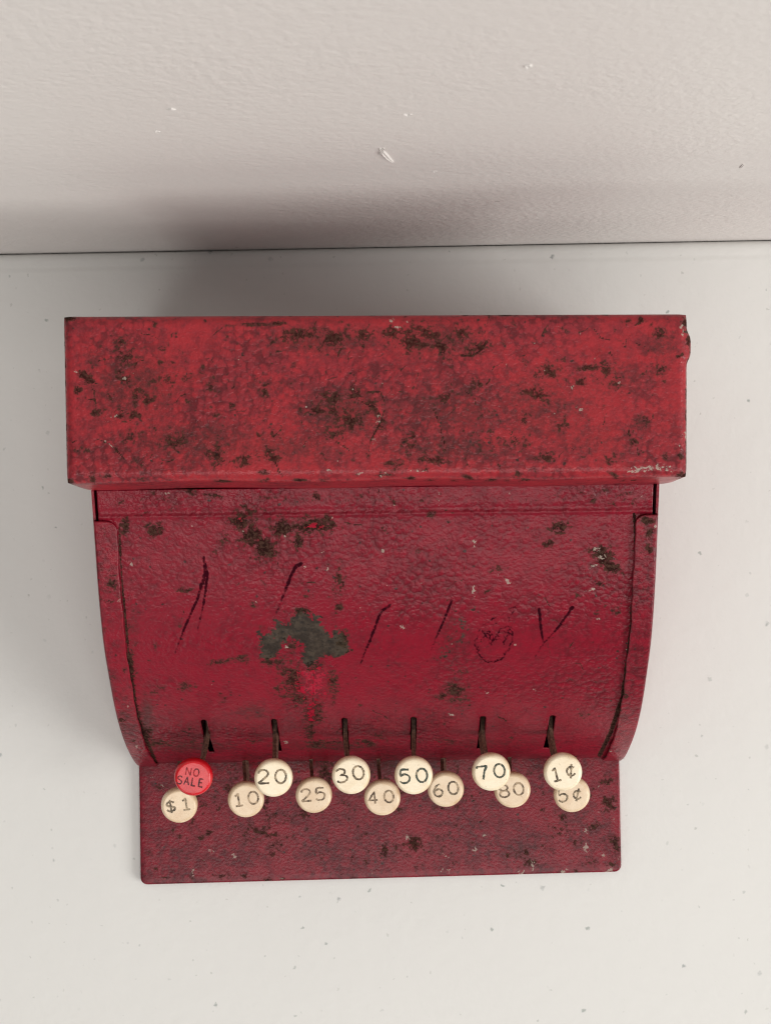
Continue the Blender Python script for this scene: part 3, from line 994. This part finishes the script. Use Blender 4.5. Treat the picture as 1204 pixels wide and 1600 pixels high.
B_BRIGHT = [(915, 1325, 5, 12, .9), (915, 1298, 4, 6, .8), (952, 1360, 7, 5, 1.0), (944, 1337, 5, 4, .9), (963, 1322, 3, 7, .9), (880, 1362, 7, 4, .95), (832, 1352, 4, 9, 1.0), (815, 1364, 8, 4, .9), (742, 1328, 5, 5, .9),
            (757, 1305, 4, 5, .7), (696, 1337, 10, 2, .9, 35), (700, 1360, 4, 4, 1.0), (690, 1361, 3, 4, .9), (636, 1308, 6, 5, .8), (966, 1340, 3, 5, .9), (365, 1338, 7, 5, .8), (330, 1330, 5, 7, .7), (302, 1361, 4, 4, 1.0),
            (437, 1371, 8, 4, .8), (256, 1227, 5, 3, .8), (935, 1230, 5, 2, .8), (583, 1364, 4, 3, .8), (960, 1282, 5, 3, .8), (936, 1205, 4, 2, .7)] + scatter(22, 225, 965, 1200, 1378, 1.4, 3.0, .6, .9)
wear(me, V, B_DIRT, B_RUST, [], B_BRIGHT, None, [], cracks(24, 225, 960, 1210, 1370, 1.0, .7))
base = link('base_plate', me, RED_BASE, reg)
base['label'] = 'dark crimson flat base plate with chipped edges'

# ---------------------------------------------------------------- keys
GL = {  # single-stroke numerals, x 0..0.8, y 0..1
    '0': [[(.40 + .38 * math.sin(a), .5 + .5 * math.cos(a)) for a in np.linspace(0, 2 * math.pi, 30)]],
    '1': [[(.16, .80), (.32, .88), (.42, 1.0), (.42, .02)], [(.14, .0), (.70, .0)]],
    '2': [[(.04, .74), (.10, .90), (.25, .99), (.45, 1.0), (.64, .92), (.72, .76), (.66, .58), (.48, .40), (.24, .20), (.06, .02), (.78, .02)]],
    '3': [[(.06, .88), (.22, .98), (.44, 1.0), (.64, .90), (.68, .74), (.58, .60), (.34, .54), (.60, .50), (.76, .36), (.74, .18), (.58, .04), (.36, .0), (.16, .04), (.03, .16)]],
    '4': [[(.56, .0), (.56, 1.0), (.04, .30), (.78, .30)]],
    '5': [[(.70, .98), (.16, .98), (.10, .54), (.30, .64), (.52, .62), (.70, .50), (.74, .30), (.62, .08), (.40, .0), (.20, .02), (.03, .14)]],
    '6': [[(.62, .98), (.36, .86), (.14, .60), (.08, .32), (.18, .10), (.40, .0), (.62, .08), (.74, .28), (.66, .48), (.44, .58), (.22, .50), (.10, .34)]],
    '7': [[(.02, .86), (.06, .98), (.76, .98), (.54, .58), (.40, .0)]],
    '8': [[(.40 + .30 * math.sin(a), .76 + .24 * math.cos(a)) for a in np.linspace(0, 2 * math.pi, 22)],
          [(.40 + .37 * math.sin(a), .26 + .27 * math.cos(a)) for a in np.linspace(0, 2 * math.pi, 24)]],
    '$': [[(.70, .78), (.58, .88), (.38, .90), (.16, .82), (.10, .66), (.24, .54), (.54, .46), (.72, .32), (.64, .16), (.42, .08), (.20, .12), (.06, .24)], [(.40, 1.08), (.40, -.08)]],
    'c': [[(.68, .70), (.52, .80), (.30, .78), (.12, .62), (.10, .38), (.24, .20), (.46, .14), (.68, .26)], [(.56, 1.0), (.26, -.04)]],
    'N': [[(.06, 0), (.06, 1), (.68, 0), (.68, 1)]],
    'O': [[(.38 + .34 * math.sin(a), .5 + .5 * math.cos(a)) for a in np.linspace(0, 2 * math.pi, 26)]],
    'S': [[(.66, .84), (.50, .98), (.26, .98), (.10, .82), (.14, .62), (.36, .52), (.60, .42), (.68, .22), (.54, .03), (.28, .0), (.06, .14)]],
    'A': [[(.02, 0), (.37, 1), (.72, 0)], [(.15, .36), (.59, .36)]],
    'L': [[(.10, 1), (.10, 0), (.62, 0)]],
    'E': [[(.64, 1), (.10, 1), (.10, 0), (.66, 0)], [(.10, .53), (.52, .53)]],
}


def smooth_line(L, sharp):
    if sharp or len(L) < 4:
        P = []
        for a, b in zip(L, L[1:]):
            n = 6
            P += [(a[0] + (b[0] - a[0]) * k / n, a[1] + (b[1] - a[1]) * k / n) for k in range(n)]
        return np.array(P + [L[-1]], float)
    P = np.array(L, float)
    out = []
    Q = np.vstack([2 * P[0] - P[1], P, 2 * P[-1] - P[-2]])
    for i in range(1, len(Q) - 2):
        for k in range(4):
            t = k / 4
            out.append(.5 * ((2 * Q[i]) + (-Q[i - 1] + Q[i + 1]) * t + (2 * Q[i - 1] - 5 * Q[i] + 4 * Q[i + 1] - Q[i + 2]) * t * t + (-Q[i - 1] + 3 * Q[i] - 3 * Q[i + 1] + Q[i + 2]) * t ** 3))
    return np.array(out + [P[-1]])


def letter_strip(bm, P, hw, z):
    n = len(P)
    vs = []
    for i in range(n):
        d = P[min(i + 1, n - 1)] - P[max(i - 1, 0)]
        d = d / (np.linalg.norm(d) + 1e-9)
        nn = np.array([-d[1], d[0]])
        k = hw * random.uniform(.7, 1.3)
        a, b = P[i] + nn * k, P[i] - nn * k
        vs.append((bm.verts.new((a[0], a[1], z)), bm.verts.new((P[i][0], P[i][1], z + .03 * MM)), bm.verts.new((b[0], b[1], z))))
    for p, q in zip(vs, vs[1:]):
        bm.faces.new((p[0], p[1], q[1], q[0]))
        bm.faces.new((p[1], p[2], q[2], q[1]))


def lettering(rows, rot, off, z):
    """rows: (text, character height mm, character width mm, advance mm, x, y of the middle mm)"""
    bm = bmesh.new()
    for text, ch, cw, adv, x0, y0 in rows:
        total = adv * (len(text) - 1) + cw * .8
        for i, g in enumerate(text):
            for L in GL[g]:
                P = smooth_line(L, g in '147NALE' or len(L) < 5)
                P = P * np.array([cw, ch]) + np.array([x0 - total / 2 + i * adv, y0 - ch / 2])
                c, s = math.cos(rot), math.sin(rot)
                P = np.stack([P[:, 0] * c - P[:, 1] * s, P[:, 0] * s + P[:, 1] * c], 1) + np.array(off)
                letter_strip(bm, P * MM, (.33 if ch > 3 else .22) * MM, z)
    me = bpy.data.meshes.new('lettering')
    bm.to_mesh(me)
    bm.free()
    return me


def disc_mesh():
    R = 6.35
    prof = [(0, .13), (2.5, .13), (4.6, .13), (5.15, .12), (5.32, .10), (5.50, .02), (5.72, -.14), (5.98, -.42), (6.2, -.82), (R, -1.5), (R, -2.6), (6.15, -3.1), (5.8, -3.3), (2.2, -3.3), (1.6, -4.4), (0, -4.4)]
    n = 56
    V, faces = [], []
    for i, (r, z) in enumerate(prof):
        for k in range(n):
            a = 2 * math.pi * k / n
            V.append((r * math.cos(a) * MM, r * math.sin(a) * MM, z * MM))
    for i in range(len(prof) - 1):
        for k in range(n):
            a, b = i * n + k, i * n + (k + 1) % n
            if i == 0:
                faces.append((a, a + n, b + n)) if k >= 0 else None
            else:
                faces.append((a, a + n, b + n, b))
    me = mesh('key', V, faces)
    bm = bmesh.new()
    bm.from_mesh(me)
    bmesh.ops.remove_doubles(bm, verts=bm.verts, dist=1e-7)
    bmesh.ops.recalc_face_normals(bm, faces=bm.faces)
    bm.to_mesh(me)
    bm.free()
    return me


DISC = disc_mesh()
H_UP, H_LOW = 59.5 * MM, 31.7 * MM


def lever_mesh(pts, width, thick, twist):
    """flat steel strip along a path; width lies in the fore-and-aft plane"""
    P = smooth_line([tuple(p[1:]) for p in pts], False) if False else None
    pts = [Vector(p) for p in pts]
    out = []
    for i in range(len(pts) - 1):
        p0 = pts[max(i - 1, 0)]
        p1, p2 = pts[i], pts[i + 1]
        p3 = pts[min(i + 2, len(pts) - 1)]
        for k in range(8):
            t = k / 8
            out.append(.5 * ((2 * p1) + (p2 - p0) * t + (2 * p0 - 5 * p1 + 4 * p2 - p3) * t * t + (3 * p1 - p0 - 3 * p2 + p3) * t ** 3))
    out.append(pts[-1])
    bm = bmesh.new()
    rings = []
    n = len(out)
    for i, p in enumerate(out):
        d = (out[min(i + 1, n - 1)] - out[max(i - 1, 0)]).normalized()
        side = Vector((1, 0, 0))
        wv = d.cross(side).normalized()
        sd = wv.cross(d).normalized()
        a = twist * math.sin(math.pi * i / (n - 1))
        w2 = wv * math.cos(a) + sd * math.sin(a)
        s2 = sd * math.cos(a) - wv * math.sin(a)
        hw = width * .5 * (1 - .45 * (i / (n - 1)))
        rings.append([bm.verts.new(p + w2 * hw * u + s2 * thick * .5 * v) for u, v in ((-1, -1), (1, -1), (1, 1), (-1, 1))])
    for r0, r1 in zip(rings, rings[1:]):
        for k in range(4):
            bm.faces.new((r0[k], r0[(k + 1) % 4], r1[(k + 1) % 4], r1[k]))
    bm.faces.new(rings[0])
    bm.faces.new(rings[-1])
    bmesh.ops.recalc_face_normals(bm, faces=bm.faces)
    me = bpy.data.meshes.new('lever')
    bm.to_mesh(me)
    bm.free()
    return me


def two(txt, ch=4.5, cw=4.6, adv=5.6, x=0, y=.3):
    return [(txt, ch, cw, adv, x, y)]


KEYS = [
    # photo x, y, row, slot, rows of lettering, turn, offset, plastic, ink, tilt back, tilt sideways, label
    (302, 1216, 'up', 0, [('NO', 2.5, 2.5, 2.55, -.35, 1.75), ('SALE', 2.7, 2.3, 2.35, -.55, -1.5)], -7, (-.1, .35), RED_KEY, INK_ON_RED, 7, -6, 'red round key reading NO SALE'),
    (427, 1217, 'up', 1, two('20'), 0, (-.35, .5), CREAM, INK_BROWN, 4, -3, 'cream round key reading 20'),
    (548, 1213, 'up', 2, two('30'), 7, (-.2, .45), CREAM, INK_BROWN, 5, 3, 'cream round key reading 30'),
    (646, 1213, 'up', 3, two('50'), 2, (-.1, -.1), CREAM, INK_DARK, 3, 1, 'cream round key reading 50'),
    (767, 1208, 'up', 4, two('70'), 5, (-.05, .2), CREAM, INK_DARK, 6, 4, 'cream round key reading 70'),
    (879, 1208, 'up', 5, two('1c', 4.5, 4.3, 5.0), 9, (.2, -.1), CREAM, INK_BROWN, 5, 6, 'cream round key reading 1 cent'),
    (280, 1260, 'low', 0, two('$1', 4.2, 4.2, 5.3), 6, (-.2, .2), CREAM_LOW, INK_BROWN, 8, -6, 'dull cream key reading 1 dollar'),
    (384, 1251, 'low', 1, two('10', 4.4, 4.4, 5.2), 5, (.1, .4), CREAM_LOW, INK_FADED, 6, -4, 'dull cream key reading 10'),
    (490, 1244, 'low', 2, two('25', 4.3, 4.4, 4.9), 3, (-.1, .3), CREAM_LOW, INK_FADED, 5, -2, 'dull cream key reading 25'),
    (597, 1248, 'low', 3, two('40', 4.2, 4.2, 5.6), 3, (-.45, .3), CREAM_LOW, INK_FADED, 6, 0, 'dull cream key reading 40'),
    (696, 1235, 'low', 4, two('60', 4.5, 4.5, 5.4), 6, (0, .2), CREAM_LOW, INK_BROWN, 7, 3, 'dull cream key reading 60'),
    (800, 1236, 'low', 5, two('80', 4.3, 4.4, 5.1), 6, (-.3, .1), CREAM_LOW, INK_FADED, 6, 5, 'dull cream key reading 80'),
    (893, 1243, 'low', 6, two('5c', 4.3, 4.3, 5.0), 3, (-.6, -.1), CREAM_LOW, INK_BROWN, 6, 6, 'dull cream key reading 5 cents'),
]
for px, py, row, k, rows, rot, off, mat, ink, tb, ts, lab in KEYS:
    up = row == 'up'
    h = H_UP if up else H_LOW
    c = to_local(at(px, py, h))
    me = DISC.copy()
    me.name = 'key'
    o = link('key', me, mat, reg)
    o.location = c
    o.rotation_euler = (math.radians(tb), math.radians(-ts * .6), math.radians(rot * .4))
    o['label'] = lab
    for row_ in rows:
        lm = lettering([row_], math.radians(rot), off, .135 * MM + .03 * MM)
        link('lettering', lm, INK_ON_RED_FAINT if row_[0] == 'NO' else ink, o, False)
    # lever from inside the body through its slot and up to the disc
    if up:
        xs, s_ex = UP_SLOT[k], SU0 + (SU1 - SU0) * .42
    else:
        xs, s_ex = LOW_SLOT[k], (SL0 + SL1) / 2
    p = EV(np.array([s_ex]))[0]
    ex = np.array([xs, -p[0] * MM, p[1] * MM + Z_PLATE])
    if up:
        path = [ex + np.array([0, 16 * MM, -3 * MM]), ex + np.array([0, 6 * MM, -1.0 * MM]), ex + np.array([0, -.5 * MM, 1.0 * MM]),
                ex * .62 + c * .38 + np.array([0, -3.2 * MM, -.4 * MM]), ex * .25 + c * .75 + np.array([0, -1.2 * MM, -2 * MM]), c + np.array([0, 0, -3.6 * MM])]
        wd, th = 4.0 * MM, 1.35 * MM
    else:
        path = [ex + np.array([0, 14 * MM, 0]), ex + np.array([0, 4 * MM, 0]), ex + np.array([0, -1.4 * MM, .6 * MM]),
                ex * .55 + c * .45 + np.array([0, -3.0 * MM, -3 * MM]), ex * .2 + c * .8 + np.array([0, -1.2 * MM, -2 * MM]), c + np.array([0, 0, -3.6 * MM])]
        wd, th = 3.2 * MM, 1.25 * MM
    lv = lever_mesh(path, wd, th, math.radians(random.uniform(-25, 25)))
    lo = link('lever', lv, RUSTY, o, False)
    o_m = (o.rotation_euler.to_matrix().to_4x4())
    o_m.translation = o.location
    lo.matrix_parent_inverse = o_m.inverted()
